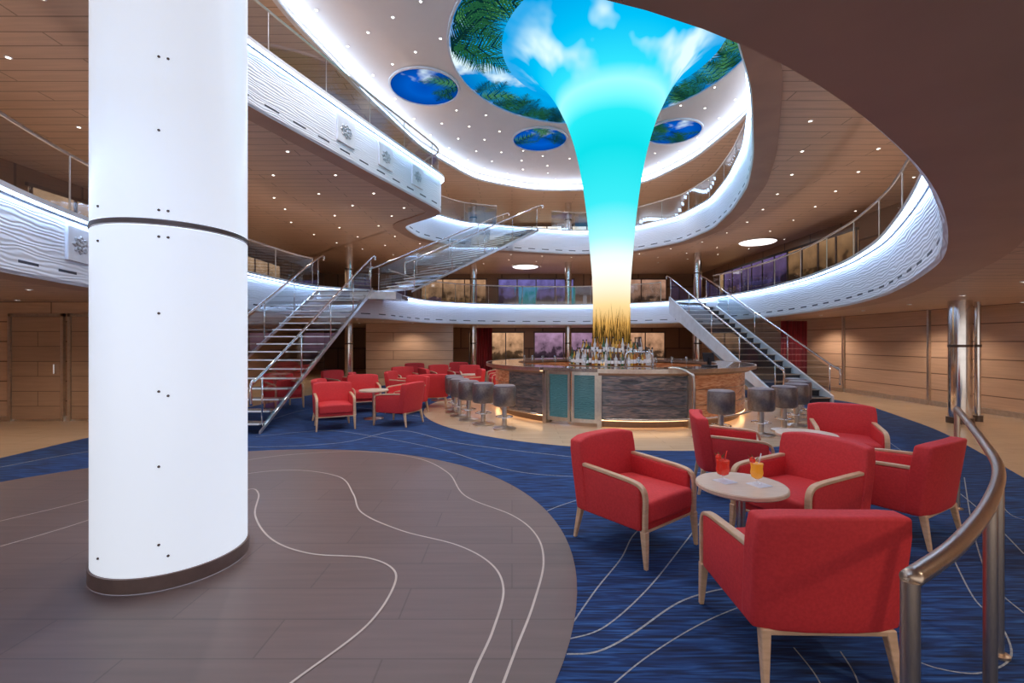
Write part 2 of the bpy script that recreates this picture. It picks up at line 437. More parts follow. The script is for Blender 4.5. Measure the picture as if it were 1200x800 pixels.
def ribbon(P,wd,z,mi,VV=None,FF=None,MM=None):
    VV=V if VV is None else VV; FF=F if FF is None else FF; MM=MI if MM is None else MM
    P=[Vector((p[0],p[1])) for p in P]; s=len(VV)
    for i,p in enumerate(P):
        t=(P[min(i+1,len(P)-1)]-P[max(i-1,0)]).normalized(); nn=Vector((-t.y,t.x))
        a=p+nn*wd/2;b=p-nn*wd/2
        VV.append((a.x,a.y,z)); VV.append((b.x,b.y,z))
    for i in range(len(P)-1):
        FF.append((s+2*i,s+2*i+1,s+2*i+3,s+2*i+2)); MM.append(mi)
def plan(u,v):
    y=864.0/(v-400); return ((u-600)/540.0*y, y)
def P2(L): return catmull([Vector((*plan(*q),0)) for q in L],10)
addflat(circ(DC,3.38,128),.010,0)
A=P2([(0,612),(100,588),(200,560),(290,540),(360,532),(430,530),(490,538),(525,555),(545,582),(600,605),(628,628),(637,660),(625,710),(604,765),(580,830)])
B=P2([(0,642),(100,612),(200,575),(290,556),(350,552),(398,560),(414,580),(424,602),(470,623),(535,640),(575,662),(590,692),(578,740),(556,790),(530,860)])
Cc=P2([(240,600),(290,575),(303,580),(299,605),(318,633),(362,650),(428,655),(460,668),(461,690),(430,735),(345,800),(280,850)])
for L in (A,B,Cc): ribbon(L,.014,.013,1)
df=pydata('floor',V,F,[m_dance,m_inlay],MI); tag(df,'round grey-brown tiled dance floor with wavy pale inlay lines',kind='structure')
V2=[];F2=[];M2=[]
for L,wd in [([(0,548),(100,530),(200,520),(300,524),(400,519),(470,505),(540,520),(680,537)],.018),
          ([(300,512),(380,505),(440,512),(520,528),(600,552),(690,560)],.014),
          ([(640,600),(660,592),(700,580),(780,560),(900,545)],.012),
          ([(672,730),(700,690),(728,655),(745,625),(780,600)],.010),
          ([(668,750),(710,735),(760,690),(800,640),(830,600)],.010),
          ([(664,768),(700,765),(740,745),(800,705),(860,690),(900,700)],.012),
          ([(700,820),(760,770),(830,728),(900,700)],.008),
          ([(930,760),(960,800),(980,860)],.007),([(985,765),(1005,800),(1015,860)],.007),
          ([(1110,640),(1140,700),(1170,730),(1185,770),(1150,790),(1100,785),(1060,770)],.009),
          ([(1130,560),(1140,620),(1160,680),(1200,720)],.009),
          ([(1030,510),(1100,560),(1150,600),(1200,650)],.010),
          ([(1160,570),(1180,600),(1200,610)],.008),
          ([(310,495),(360,480),(420,478),(470,485),(520,492)],.016)]:
    ribbon(P2(L),wd,.0085,0,V2,F2,M2)
cl=pydata('floor',V2,F2,m_cline,M2); tag(cl,'pale woven wave lines in the carpet',kind='structure')

# ------------------------------------------------------------ walls
def wall(name,p,q,z0,z1,mat,lab):
    o=pydata(name,[(p[0],p[1],z0),(q[0],q[1],z0),(q[0],q[1],z1),(p[0],p[1],z1)],[(0,1,2,3)],mat); tag(o,lab,kind='structure'); return o
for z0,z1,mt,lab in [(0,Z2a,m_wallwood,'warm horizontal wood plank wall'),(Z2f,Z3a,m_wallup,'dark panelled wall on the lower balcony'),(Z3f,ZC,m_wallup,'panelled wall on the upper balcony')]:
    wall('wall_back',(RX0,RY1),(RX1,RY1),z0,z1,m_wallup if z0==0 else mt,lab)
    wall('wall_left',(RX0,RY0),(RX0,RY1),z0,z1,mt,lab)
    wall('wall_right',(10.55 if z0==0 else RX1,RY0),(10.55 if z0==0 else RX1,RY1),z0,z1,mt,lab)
o=box('wall_partition',(-11,9.3,0),(-7.0,9.5,Z2a),m_wallwood); tag(o,'wood plank partition wall',kind='structure')
for k,x in enumerate((-9.55,-8.35)):
    e=empty('door_%d'%(k+1),(x,9.28,0)); tag(e,'wood panel door in brushed steel frame',kind='structure')
    box('door_leaf',(-.5,-.03,.04),(.5,0,2.1),m_doorwood,e,.008,1)
    for a,b in (((-.56,-.05,0),(-.5,0,2.16)),((.5,-.05,0),(.56,0,2.16)),((-.56,-.05,2.1),(.56,0,2.16))):
        box('frame',a,b,m_steel,e)
    box('handle',(.38,-.09,.95),(.41,-.03,1.15),m_chrome,e,.008,1)
o=box('wall_inner',(-6.4,20.2,0),(-2.6,20.4,Z2a),m_wallwood); tag(o,'wood plank wall under the balcony',kind='structure')
for i,y in enumerate((8.9,11.6,14.6)):
    o=box('trim_%d'%(31+i),(10.49,y,0),(10.55,y+.06,Z2a),m_steel); tag(o,'vertical steel wall trim',kind='structure')
o=box('baseboard_right',(10.52,-3,0),(10.55,27,.12),m_steel); tag(o,'steel baseboard',kind='structure')
o=box('baseboard_partition',(-11,9.27,0),(-7,9.3,.1),m_steel); tag(o,'steel baseboard',kind='structure')

def pane_mat(col,s,h=2.0):
    m=bpy.data.materials.new('painted_pane_glow'); m.use_nodes=True; t=m.node_tree; t.nodes.remove(t.nodes['Principled BSDF'])
    v=coords(t,(1,1,1)); sp=t.nodes.new('ShaderNodeSeparateXYZ'); lk(t,v,sp.inputs[0])
    n=t.nodes.new('ShaderNodeTexNoise'); n.inputs['Scale'].default_value=2.2; n.inputs['Detail'].default_value=3
    lk(t,v,n.inputs['Vector'])
    mr=t.nodes.new('ShaderNodeMapRange'); mr.inputs[1].default_value=0; mr.inputs[2].default_value=h; lk(t,sp.outputs[2],mr.inputs[0])
    ad=t.nodes.new('ShaderNodeMath'); ad.operation='MULTIPLY_ADD'; lk(t,n.outputs['Fac'],ad.inputs[0]); ad.inputs[1].default_value=1.3
    sb=t.nodes.new('ShaderNodeMath'); sb.operation='SUBTRACT'; lk(t,mr.outputs[0],sb.inputs[0]); sb.inputs[1].default_value=.75
    lk(t,sb.outputs[0],ad.inputs[2])
    c=ramp(t,ad.outputs[0],[(.0,tuple(x*.05 for x in col)),(.35,tuple(x*.13 for x in col)),(.45,tuple(x*.5 for x in col)),(.8,col),(1,(min(1,col[0]*1.3),min(1,col[1]*1.35),min(1,col[2]*1.4)))])  # interior ceiling glow painted in: emission colour brightens towards the pane top
    e_=t.nodes.new('ShaderNodeEmission'); lk(t,c,e_.inputs[0]); e_.inputs[1].default_value=s; lk(t,e_.outputs[0],t.nodes['Material Output'].inputs[0]); return m
def shop(x,y,z,wd,h,rot,col,s,lab,n=3,name='shop_window'):
    e=empty(name,(x,y,z),rot); tag(e,lab,'window')
    box('pane',(-wd/2,-.02,0),(wd/2,.02,h),pane_mat(col,s,h),e)
    box('frame_top',(-wd/2-.06,-.06,h),(wd/2+.06,.03,h+.08),m_bronze,e)
    box('frame_base',(-wd/2-.06,-.06,-.0),(wd/2+.06,-.021,.10),m_bronze,e)
    for k in range(n+1):
        xx=-wd/2+wd*k/n
        box('mullion',(xx-.03,-.06,.1),(xx+.03,-.021,h),m_bronze,e)
    return e
shop(-.9,26.9,.0,3.2,2.1,0,(.8,.44,.24),.75,'warm lit shopfront with dark frame',3)
shop(3.0,26.9,.0,3.4,2.1,0,(.55,.32,.50),.6,'softly lit shopfront with bronze mullions',2)
shop(7.2,26.9,.0,3.4,2.1,0,(.8,.42,.24),.65,'amber lit shopfront with bronze mullions',3)
shop(-3.4,26.9,Z2f+.1,3.8,2.0,0,(.72,.40,.22),.6,'warm lounge window on the lower balcony',3)
shop(1.4,26.9,Z2f+.1,4.4,2.0,0,(.26,.22,.62),.5,'blue-violet lounge window on the lower balcony',4)
shop(6.8,26.9,Z2f+.1,4.4,2.0,0,(.7,.38,.26),.55,'amber lounge window on the lower balcony',3)
for x in (-5,-1.6,1.6,4.8,8.0):
    shop(x,26.9,Z3f+.1,2.6,2.0,0,(1,.88,.70),1.1,'bright gallery window with pale blinds',3)
for y in (8,12,16,20):
    shop(-10.9,y,Z2f+.1,3.2,1.9,math.pi/2,(.75,.46,.27),.55,'warm lit lounge window on the balcony',3)
    shop(-10.9,y,Z3f+.1,3.2,1.9,math.pi/2,(.9,.6,.35),.6,'warm lit window on the upper balcony',3)
for y in (15,19,23):
    shop(10.9,y,Z3f+.1,3.2,1.9,-math.pi/2,(1,.8,.55),.9,'bright window on the upper balcony',3)
for y in (9.5,22.5):
    shop(10.9,y,Z2f+.1,3.2,1.9,-math.pi/2,(.9,.52,.25),.6,'amber lit window on the lower balcony',3)
e=empty('glazed_partition',(9.6,16.8,Z2f),-math.pi/2); tag(e,'dark glazed partition with painted amber and violet reflections','partition')
box('glass_pane',(-4,-.02,0),(.8,.02,1.6),pane_mat((.26,.17,.42),.45,1.6),e); box('glass_pane',(.8,-.02,0),(4,.02,1.6),pane_mat((.62,.33,.15),.5,1.6),e)  # violet and amber reflections painted into the panes as emission colour
box('top_rail',(-4,-.05,1.6),(4,.05,1.68),m_black,e)
for k in range(11):
    box('post',(-4+.8*k-.03,-.05,0),(-4+.8*k+.03,-.021,1.6),m_black,e)
m_drape=M('crimson_drape',(.28,.01,.02),(.12,.004,.01),3,.8,stretch=(6,6,.2))
for x,y in ((-1.5,24.5),(9.9,16.2)):
    V=[];F=[]
    for i in range(33):
        xx=-.45+.9*i/32; yy=.05*math.sin(i*1.3)
        V+=[(xx,yy,0.0),(xx,yy,2.3)]
    for i in range(32): F.append((2*i,2*i+2,2*i+3,2*i+1))
    o=pydata('curtain',V,F,m_drape,smooth=True); o.location=(x,y,.02); tag(o,'crimson floor-length pleated curtain by the wall','curtain','ground floor curtains')

def pillar(x,y,z0,z1,r=.17):
    e=empty('pillar',(x,y,z0)); tag(e,'mirror-polished round steel pillar with collar','pillar','steel pillars')
    h=z1-z0
    lathe('shaft',[(r,0),(r,h)],m_chrome,e,28)
    lathe('base_collar',[(r+.03,0),(r+.03,.12),(r+.005,.12)],m_bronze,e,28,caps=False)
    lathe('band',[(r+.008,h*.62),(r+.008,h*.62+.05)],m_bronze,e,28,caps=False)
for x,y in ((8.8,9.05),(9.35,9.25)): pillar(x,y,0,Z2a,.18 if x<9 else .05)
for x,y in ((2.8,23),(-1.9,22.6),(8.3,20.6),(-6.9,19.5)):
    for a,b in ((0,Z2a),(Z2f,Z3a),(Z3f,ZC)): pillar(x,y,a,b)

# ------------------------------------------------------------ luminous white column
cx,cy=-2.46,3.36; R=.462
e=empty('luminous_column',(cx,cy,0)); tag(e,'tall round glowing white panelled column on dark bronze plinth','column')
lathe('lower_shell',[(R,.10),(R,2.34)],m_colwhite,e,72,caps=False)
lathe('upper_shell',[(R,2.385),(R,8.88)],m_colwhite,e,72,caps=False)
lathe('joint_band',[(R-.01,2.345),(R+.005,2.35),(R+.005,2.380),(R-.01,2.387)],m_bronze,e,72,caps=False)
lathe('plinth',[(R+.012,0.0125),(R+.012,.105),(R-.01,.11)],M('plinth_brown_metal',(.26,.19,.17),None,14,.35,.5),e,72,caps=False)
for a in (-172,-52,68):
    ar=math.radians(a)
    V=[]
    for da in (-.002,.002):
        for z in (.11,8.8): V.append(((R+.001)*math.cos(ar+da),(R+.001)*math.sin(ar+da),z))
    pydata('panel_seam',V,[(0,2,3,1)],m_seam,None,e)
bolt=None
def add_bolt(adeg,z):
    global bolt
    a=math.radians(adeg)
    if bolt is None:
        bolt=lathe('bolt',[(.0001,.006),(.006,.006),(.009,0),(.009,-.004)],m_bronze,e,10,caps=False); q=bolt
    else:
        q=bolt.copy(); COL.objects.link(q)
    q.location=((R+.001)*math.cos(a),(R+.001)*math.sin(a),z); q.rotation_euler=(0,math.pi/2,a)
for z in (.22,1.22,2.2,2.5,3.1,3.6): add_bolt(-158,z); 
for z in (.30,.80,1.28,1.78,2.27,2.44,2.95,3.42): add_bolt(-64,z)
for z in (.22,1.25,2.27,2.44,3.42): add_bolt(-58,z)
for z in (.22,2.24,2.46): add_bolt(-112,z)

# ------------------------------------------------------------ LED funnel + screens
FC=(2.45,11.35)
prof=[(.45,1.53),(.45,2.2),(.46,3.0),(.52,3.8),(.60,4.7),(.74,5.7),(.92,6.5),(1.10,7.05),(1.19,7.25),(1.36,7.6),(1.57,7.95),(1.84,8.3),(2.15,8.6),(2.45,8.77),(2.7,8.85)]
V=[];F=[];MI=[]; seg=72
fine=[]
for p in catmull([Vector((r,z,0)) for r,z in prof],4): fine.append((p.x,p.y))
for r,z in fine:
    for i in range(seg):
        a=2*math.pi*i/seg; V.append((r*math.cos(a),r*math.sin(a),z))
for k in range(len(fine)-1):
    for i in range(seg):
        j=(i+1)%seg; F.append((k*seg+i,k*seg+j,(k+1)*seg+j,(k+1)*seg+i)); MI.append(0)
for i in range(300):
    a=random.uniform(0,2*math.pi); h=random.uniform(.3,1.05)*random.uniform(.65,1.0); z0=1.54; r=.4535+.00003*i; wa=random.uniform(.015,.04); lean=random.uniform(-.2,.2)
    s=len(V)
    n=5
    for k in range(n+1):
        t=k/n; aa=a+lean*t*t; ww=wa*(1-t)+.002
        V.append((r*math.cos(aa-ww),r*math.sin(aa-ww),z0+h*t)); V.append((r*math.cos(aa+ww),r*math.sin(aa+ww),z0+h*t))
    for k in range(n):
        F.append((s+2*k,s+2*k+1,s+2*k+3,s+2*k+2))
    MI+= [random.choice((1,2,3,1,2))]*n
o=pydata('video_column',V,F,[m_funnel,m_grass,m_grass2,m_grass3],MI,smooth=True); o.location=(FC[0],FC[1],0)
tag(o,'flared trumpet-shaped video column showing cyan water and sea grass','screen')

def screen(x,y,r,z,lab,seedv,fronds):
    random.seed(seedv)
    V=[];F=[];MI=[]
    for p in circ((0,0),r,72): V.append((p[0],p[1],0))
    F.append(tuple(reversed(range(72)))); MI.append(0)
    def clampr(p):
        l=math.hypot(p[0],p[1]); 
        return (p[0]*r*.995/l,p[1]*r*.995/l) if l>r*.995 else p
    for i,(a,off,L,cur) in enumerate(fronds):
        px,py=r*.99*math.cos(a),r*.99*math.sin(a)
        d=a+math.pi+off
        n=24
        zz=-.004-.0012*(i%16)
        col=random.choice((1,1,2,3))
        for k in range(n):
            t=k/n; dd=d+cur*t
            nx,ny=px+math.cos(dd)*L/n,py+math.sin(dd)*L/n
            for sgn in (-1,1):
                la=dd+sgn*(1.2-.7*t)+random.uniform(-.1,.1); ll=L*.38*math.sin(math.pi*min(1,t*.8+.2))
                tip=clampr((px+math.cos(la)*ll,py+math.sin(la)*ll)); a1=clampr((px,py)); a2=clampr((px+math.cos(dd)*L/n*.75,py+math.sin(dd)*L/n*.75))
                s=len(V); V.extend([(a1[0],a1[1],zz),(a2[0],a2[1],zz),(tip[0],tip[1],zz)])
                F.append((s,s+1,s+2)); MI.append(col if k%4 else 2)
            px,py=nx,ny
    e=empty('ceiling_screen',(x,y,z)); tag(e,lab,'screen')
    pydata('display',V,F,[m_sky if r>2 else m_sky2,m_palm,m_palm2,m_palm3],MI,e)
    lathe('bezel',[(r,.02),(r,-.03),(r+.05,-.03),(r+.06,.02)],m_white,e,72,caps=False)
    return e
random.seed(21)
fr=[]
for a0,a1,n,l0,l1 in ((3.1,3.8,14,1.3,2.1),(1.7,2.75,26,.7,1.25),(1.2,1.7,7,.5,.9),(.1,.8,18,.8,1.4),(.8,1.2,6,.6,1.0),(-.5,.1,9,.9,1.5)):
    for k in range(n): fr.append((random.uniform(a0,a1),random.uniform(-1.0,1.0),random.uniform(l0,l1),random.uniform(-.7,.7)))
screen(FC[0]-.25,FC[1]+.25,3.75,ZD-.03,'large round ceiling screen of blue sky and palm fronds',3,fr)
def sf(cs,n):
    return [(random.choice(cs)+random.uniform(-.4,.4),random.uniform(-.8,.8),random.uniform(.6,1.1),random.uniform(-.7,.7)) for _ in range(n)]
screen(-2.5,13.2,.95,ZD-.03,'small round ceiling screen of deep blue sky with palm fronds',5,sf([0,.6,-.5],8))
screen(1.0,16.6,.95,ZD-.03,'small round ceiling screen with palm fronds at its rim',6,sf([-1.5,-1,0,3.1],10))
screen(5.6,16.0,.92,ZD-.03,'small round ceiling screen of palm fronds and sky',8,sf([3,2.4,-2.5,0,1],18))

# ------------------------------------------------------------ downlights
dlm=lathe('downlight',[(.045,.0),(.045,-.012),(.031,-.012),(.028,-.004),(.0001,-.004)],[m_white,m_lens],None,14,mi=[0,0,0,1],caps=False)
tag(dlm,'small recessed round white downlight in the ceiling','ceiling light','ceiling downlights')
dlp=[]
def rings(C,offs,sp,z,filt=lambda p:True):
    N=normals(C)
    for off in offs:
        P=[C[i]+N[i]*off for i in range(len(C))]; acc=sp
        for i in range(len(P)):
            acc+=(P[i]-P[i-1]).length
            if acc>=sp:
                if P[i].y>2.5 and RX0+.5<P[i].x<RX1-.5 and P[i].y<RY1-.5 and abs(P[i].x)<1.3*P[i].y and filt(P[i]) and all(abs(z-q[2])>.1 or math.hypot(P[i].x-q[0],P[i].y-q[1])>sp*.75 for q in dlp):
                    dlp.append((P[i].x,P[i].y,z)); acc=0
rings(C3,(-.9,-2.3,-3.7),1.4,Z3a)
scr=[(2.2,11.6,3.95),(-2.5,13.2,1.15),(1,16.6,1.15),(5.6,16,1.15)]
rings(C4,(.45,1.2,2.0,2.8),1.1,ZD,lambda p: all((p-Vector(s[:2])).length>s[2] for s in scr) and p.y>8)
rings(C2,(-1.3,-3.2),1.9,Z2a)
dlp=dlp[:290]
for k,p in enumerate(dlp):
    q=dlm if k==0 else dlm.copy()
    if k: COL.objects.link(q)
    q.location=p
def spot(x,y,z,pw,ang=140,col=(1,.82,.66)):
    l=bpy.data.lights.new('lamp','SPOT'); l.energy=pw; l.spot_size=math.radians(ang); l.spot_blend=.6; l.shadow_soft_size=.06; l.color=col
    o=bpy.data.objects.new('lamp',l); o.location=(x,y,z-.07); COL.objects.link(o)
for x,y in ((9.3,6.5),(9.5,11),(9.6,15),(7.5,22.5),(2,24),(-3,23.5),(-8.5,18),(-8.5,13.5),(-8.6,7),(-8.6,4),(6.2,3.5)):
    spot(x,y,Z2a,115 if x>0 else 90)
spot(3.2,.6,Z2a,75)
spot(-4.4,19.3,Z2a,70)
for x,y in ((-8,7),(-7,11),(-7,15),(-6,20),(0,23.5),(5,23.5),(9,19),(9,14),(8.3,9),(6.5,5)):
    spot(x,y,Z3a,105 if x>0 else 80,150)
for x,y in ((-8,9),(-6,15),(-4,22),(2,24),(7,22.5),(9.5,15),(9,8)):
    spot(x,y,ZC,115,150)
for x,y,pw in ((-2,9,370),(6,9.5,420),(-1,15,360),(1,19,250),(5,18.5,260),(-3.4,7,330),(3.6,7.4,460),(0,6,400)):
    spot(x,y,ZD,pw,105,(1,.9,.84))

for x,y in ((9.7,18.2),(.7,24.2)):
    e=empty('ceiling_light',(x,y,Z3a)); tag(e,'shallow round glowing white ceiling light','ceiling light','round ceiling lights')
    lathe('diffuser',[(.0001,-.06),(.62,-.06),(.68,-.02)],E('diffuser_glow',(1,.95,.95),2),e,40,caps=False)
    lathe('rim',[(.68,0),(.73,0),(.73,-.04),(.68,-.04)],m_steel,e,40,caps=False)

# emblems on fascia
m_e=M('silver_relief',(.62,.62,.66),None,10,.35,.4)
def emblem(C,target,z,s):
    N=normals(C); i=min(range(len(C)),key=lambda q:(C[q]-Vector(target)).length)
    n=N[i]; p=C[i]+n*.05
    e=empty('wall_emblem',(p.x,p.y,z),math.atan2(n.y,n.x)+math.pi/2)
    tag(e,'square white plaque with raised scrolled silver rosette','plaque','fascia plaques')
    box('plaque',(-s/2,-.02,-s/2),(s/2,.02,s/2),m_white,e,.006,1)
    V=[];F=[]; n_=72
    for k in range(n_):
        a=2*math.pi*k/n_; r1=s*(.30+.05*math.cos(8*a)); r0=r1*.72
        for r,y in ((r0,-.022),(r1,-.022),((r0+r1)/2,-.045)): V.append((r*math.cos(a),y,r*math.sin(a)*.8))
    for k in range(n_):
        j=(k+1)%n_; F+=[(3*k,3*j,3*j+2,3*k+2),(3*k+2,3*j+2,3*j+1,3*k+1)]
    pydata('rosette',V,F,m_e,None,e,True)
    for a in range(6):
        aa=a*2*math.pi/5+.3; rr=.13 if a<5 else 0
        b=lathe('bead',[(.0001,.03),(s*.06,.018),(s*.07,0)],m_e,e,10,caps=False); b.rotation_euler=(math.pi/2,0,0); b.location=(s*rr*math.cos(aa),-.021,s*rr*math.sin(aa))
for tx,ty in ((-3.58,9.94),(-3.16,11.2),(-2.64,12.6)): emblem(C3,(tx,ty),6.08,.55)
emblem(C2,(-6.0,6.3),2.9,.46)

# ------------------------------------------------------------ bar
def arcbox(name,c,r0,r1,a0,a1,z0,z1,mat,parent,seg=None):
    a0,a1=math.radians(a0),math.radians(a1); seg=seg or max(2,int(abs(a1-a0)/.05))
    V=[];F=[]
    for i in range(seg+1):
        a=a0+(a1-a0)*i/seg; ca,sa=math.cos(a),math.sin(a)
        for r,z in ((r0,z0),(r1,z0),(r1,z1),(r0,z1)): V.append((c[0]+r*ca,c[1]+r*sa,z))
    for i in range(seg):
        b=4*i
        for k in range(4): F.append((b+k,b+4+k,b+4+(k+1)%4,b+(k+1)%4))
    F.append((0,1,2,3)); e_=4*seg; F.append((e_+3,e_+2,e_+1,e_))
    return pydata(name,V,F,mat,None,parent)
e=empty('bar_counter',(BC.x,BC.y,.0)); tag(e,'round cocktail bar with rippled copper front and dark stone top','bar')
O=(0,0)
RB=2.87
D0,D1=-129,-107.5
for a0,a1,mm in ((-262,-152,m_leather),(-152,D0,m_slate),(D1,-74,m_slate),(-74,-45,m_leather),(-45,90,m_leather)):
    arcbox('front_panel',O,RB-.10,RB,a0,a1,.16,.98,mm,e)
    arcbox('plinth',O,RB-.22,RB-.10,a0,a1,0.012,.16,m_bronze,e)
    arcbox('light_strip',O,RB-.09,RB+.0,a0,a1,.14,.155,m_amber,e)
    for zz in (.42,.70): arcbox('panel_rail',O,RB,RB+.008,a0,a1,zz,zz+.008,m_bronze,e)
for a0,a1 in ((-262,D0),(D1,90)):
    arcbox('counter_top',O,RB-.55,RB+.20,a0,a1,1.04,1.10,m_counter,e)
    arcbox('counter_edge',O,RB+.20,RB+.225,a0,a1,1.03,1.105,m_steel,e)
    arcbox('counter_underside',O,RB-.10,RB+.10,a0,a1,.98,1.04,m_bronze,e)
    arcbox('under_counter_light',O,RB+.11,RB+.15,a0,a1,1.028,1.038,m_amber,e)
    tube('foot_rail',[((RB+.18)*math.cos(math.radians(a)),(RB+.18)*math.sin(math.radians(a)),.2) for a in [a0+2+(a1-a0-4)*k/60 for k in range(61)]],.02,m_steel,e,8)
arcbox('counter_top',O,RB-.55,RB+.10,D0,D1,1.04,1.10,m_counter,e)
mid=(D0+D1)/2
for a0,a1 in ((D0+.7,mid-.4),(mid+.4,D1-.7)):
    d=arcbox('door',O,RB-.06,RB-.02,a0,a1,.08,1.0,m_teal,e,3)
    for b0,b1,z0,z1 in ((a0,a0+.9,.08,1.02),(a1-.9,a1,.08,1.02),(a0,a1,.08,.15),(a0,a1,.97,1.03)):
        arcbox('door_frame',O,RB-.07,RB+.0,b0,b1,z0,z1,m_steel,d,3)
for a in (D0-.3,D1+.2,-74):
    arcbox('steel_pilaster',O,RB-.1,RB+.04,a-.8,a+.8,0.012,1.04,m_steel,e,2)
# back bar
e=empty('back_bar',(FC[0],FC[1],0)); tag(e,'round tiered bottle display at the foot of the video column','bar shelf')
lathe('cabinet',[(1.0,0.012),(1.0,1.0)],m_leather,e,48,caps=False)
lathe('lower_tier',[(1.05,1.0),(1.05,1.05),(.80,1.05)],m_steel,e,48,caps=False)
lathe('upper_tier',[(.80,1.05),(.80,1.27),(.83,1.27),(.83,1.30),(.45,1.30)],[m_steel],e,48,caps=False)
lathe('tier_light',[(.805,1.06),(.805,1.12)],m_amber,e,48,caps=False)
lathe('column_collar',[(.52,1.30),(.52,1.5),(.44,1.52)],m_steel,e,48,caps=False)
cols=[((.02,.10,.03),'green'),((.40,.14,.02),'amber'),((.65,.66,.68),'clear'),((.09,.03,.015),'brown'),((.62,.36,.06),'golden')]
protos=[]
for c,nm in cols:
    mb=M(nm+'_bottle_glass',c,None,5,.06,coat=1)
    q=empty('bottle',(0,0,0)); tag(q,nm+' glass spirits bottle with pale label','bottle','spirits on the back bar')
    lathe('bottle_body',[(.036,0),(.038,.01),(.038,.18),(.014,.23),(.013,.29),(.015,.29)],mb,q,12)
    lathe('bottle_label',[(.039,.05),(.039,.13)],m_napkin,q,12,caps=False)
    lathe('bottle_cap',[(.016,.285),(.016,.315)],m_black,q,10)
    protos.append(q)
used=set()
for r,z,n in ((.97,1.051,52),(.86,1.052,40),(.70,1.301,38)):
    for k in range(n):
        a=-math.pi*1.12+ (math.pi*1.24)*k/(n-1)
        pi=random.randrange(5)
        loc=(FC[0]+r*math.cos(a),FC[1]+r*math.sin(a),z)
        if pi not in used: protos[pi].location=loc; used.add(pi); q=protos[pi]
        else: q=copytree(protos[pi],loc,random.random())
        q.scale=(.9,.9,random.choice((.9,1.1,1.3)))
gl=lathe('wine_glass',[(.03,0),(.03,.004),(.004,.01),(.004,.09),(.03,.12),(.034,.16),(.028,.2)],m_tglass,None,14,caps=False); tag(gl,'clear stemmed glass on the bar counter','glass','glasses on the bar')
for k in range(12):
    a=math.radians(-155+k*8); q=gl if k==0 else gl.copy()
    if k: COL.objects.link(q)
    q.location=(BC.x+2.42*math.cos(a),BC.y+2.42*math.sin(a),1.101)
e=empty('till_terminal',(BC.x+1.45,BC.y-2.1,1.102),.4); tag(e,'black touchscreen till on the bar counter','till')
box('base',(-.12,-.1,0),(.12,.1,.03),m_black,e,.005,1); box('stand',(-.03,-.02,.03),(.03,.03,.18),m_black,e)
o=box('screen',(-.14,-.03,.1),(.14,.0,.28),m_black,e,.008,1); o.rotation_euler=(-.2,0,0)
e=empty('tap_tower',(BC.x-.1,BC.y-2.65,1.102)); tag(e,'chrome beverage tap tower on the bar','tap')
tube('tower',[(-.25,0,0),(-.25,0,.25),(-.2,0,.3),(.2,0,.3),(.25,0,.25),(.25,0,0)],.02,m_chrome,e,10)
for x in (-.12,.12): tube('tap_handle',[(x,-.02,.3),(x,-.05,.4)],.012,m_black,e,8)

# stools
st=empty('bar_stool'); tag(st,'drum-shaped taupe metallic bar stool on chrome pedestal','stool','bar stools')
lathe('base_plate',[(.21,0),(.21,.02),(.08,.04),(.05,.06)],m_steel,st,28)
lathe('pedestal',[(.045,.05),(.045,.42)],m_steel,st,16)
lathe('drum_seat',[(.12,.41),(.185,.42),(.21,.45),(.21,.75),(.205,.765)],m_stool,st,32)
lathe('seat_cushion',[(.20,.765),(.20,.785),(.17,.80),(.0001,.805)],m_stooltop,st,32,caps=False)
tube('footrest',[(.15*math.cos(a*math.pi/12),.15*math.sin(a*math.pi/12),.22) for a in range(24)],.011,m_chrome,st,8,True)
tube('footrest_bracket',[(-.15,0,.22),(.15,0,.22)],.009,m_chrome,st,8)
k=0
for a in (-132.5,-141.5,-150,-158,-166,-174,-76,-63,-52,-41.5,-31,-21):
    ar=math.radians(a); loc=(BC.x+3.86*math.cos(ar),BC.y+3.86*math.sin(ar),.012)
    if k==0: st.location=loc
    else: copytree(st,loc,ar)
    k+=1
e=empty('guard_rail',(0,0,0)); tag(e,'bent steel guard rail standing before the bar','railing')
gp=[(3.05,7.72,.012),(3.05,7.72,.92),(3.02,7.8,1.05),(2.9,8.0,1.13),(2.75,8.1,1.13)]
tube('rail_tube',catmull(gp,6),.022,m_steel,e,10); lathe('rail_foot',[(.05,.011),(.05,.02),(.025,.03)],m_steel,e,16,c=(3.05,7.72))

# ------------------------------------------------------------ armchair
def ribyz(name,path,x0,x1,th,mat,parent):
    P=[Vector((0,p[0],p[1])) for p in path]; V=[];F=[]
    for i,p in enumerate(P):
        t=(P[min(i+1,len(P)-1)]-P[max(i-1,0)]).normalized(); n=Vector((0,-t.z,t.y))
        h=th/2
        a=p+n*h;b=p-n*h
        V+=[(x0,a.y,a.z),(x1,a.y,a.z),(x1,b.y,b.z),(x0,b.y,b.z)]
    for i in range(len(P)-1):
        for k in range(4): F.append((4*i+k,4*i+(k+1)%4,4*i+4+(k+1)%4,4*i+4+k))
    F.append((3,2,1,0)); s=4*(len(P)-1); F.append((s,s+1,s+2,s+3))
    o=pydata(name,V,F,mat,None,parent)
    md=o.modifiers.new('bev','BEVEL'); md.width=.006; md.segments=2; md.limit_method='ANGLE'; return o
def leg(parent,x,y,z1,dx,dy):
    bm=bmesh.new(); bmbox(bm,(-.5,-.5,0),(.5,.5,z1))
    for v in bm.verts:
        t=v.co.z/z1; s=.026+.022*t
        v.co.x=v.co.x*s+x+dx*(1-t); v.co.y=v.co.y*s+y+dy*(1-t)
    bmesh.ops.bevel(bm,geom=list(bm.edges),offset=.004,segments=1,affect='EDGES')
    return bmobj('leg',bm,m_wood,parent)
ch=empty('armchair'); tag(ch,'red upholstered armchair with pale wooden arms and legs','chair','red lounge armchairs')
bm=bmesh.new(); bmbox(bm,(-.36,-.36,.255),(.36,-.245,.82))
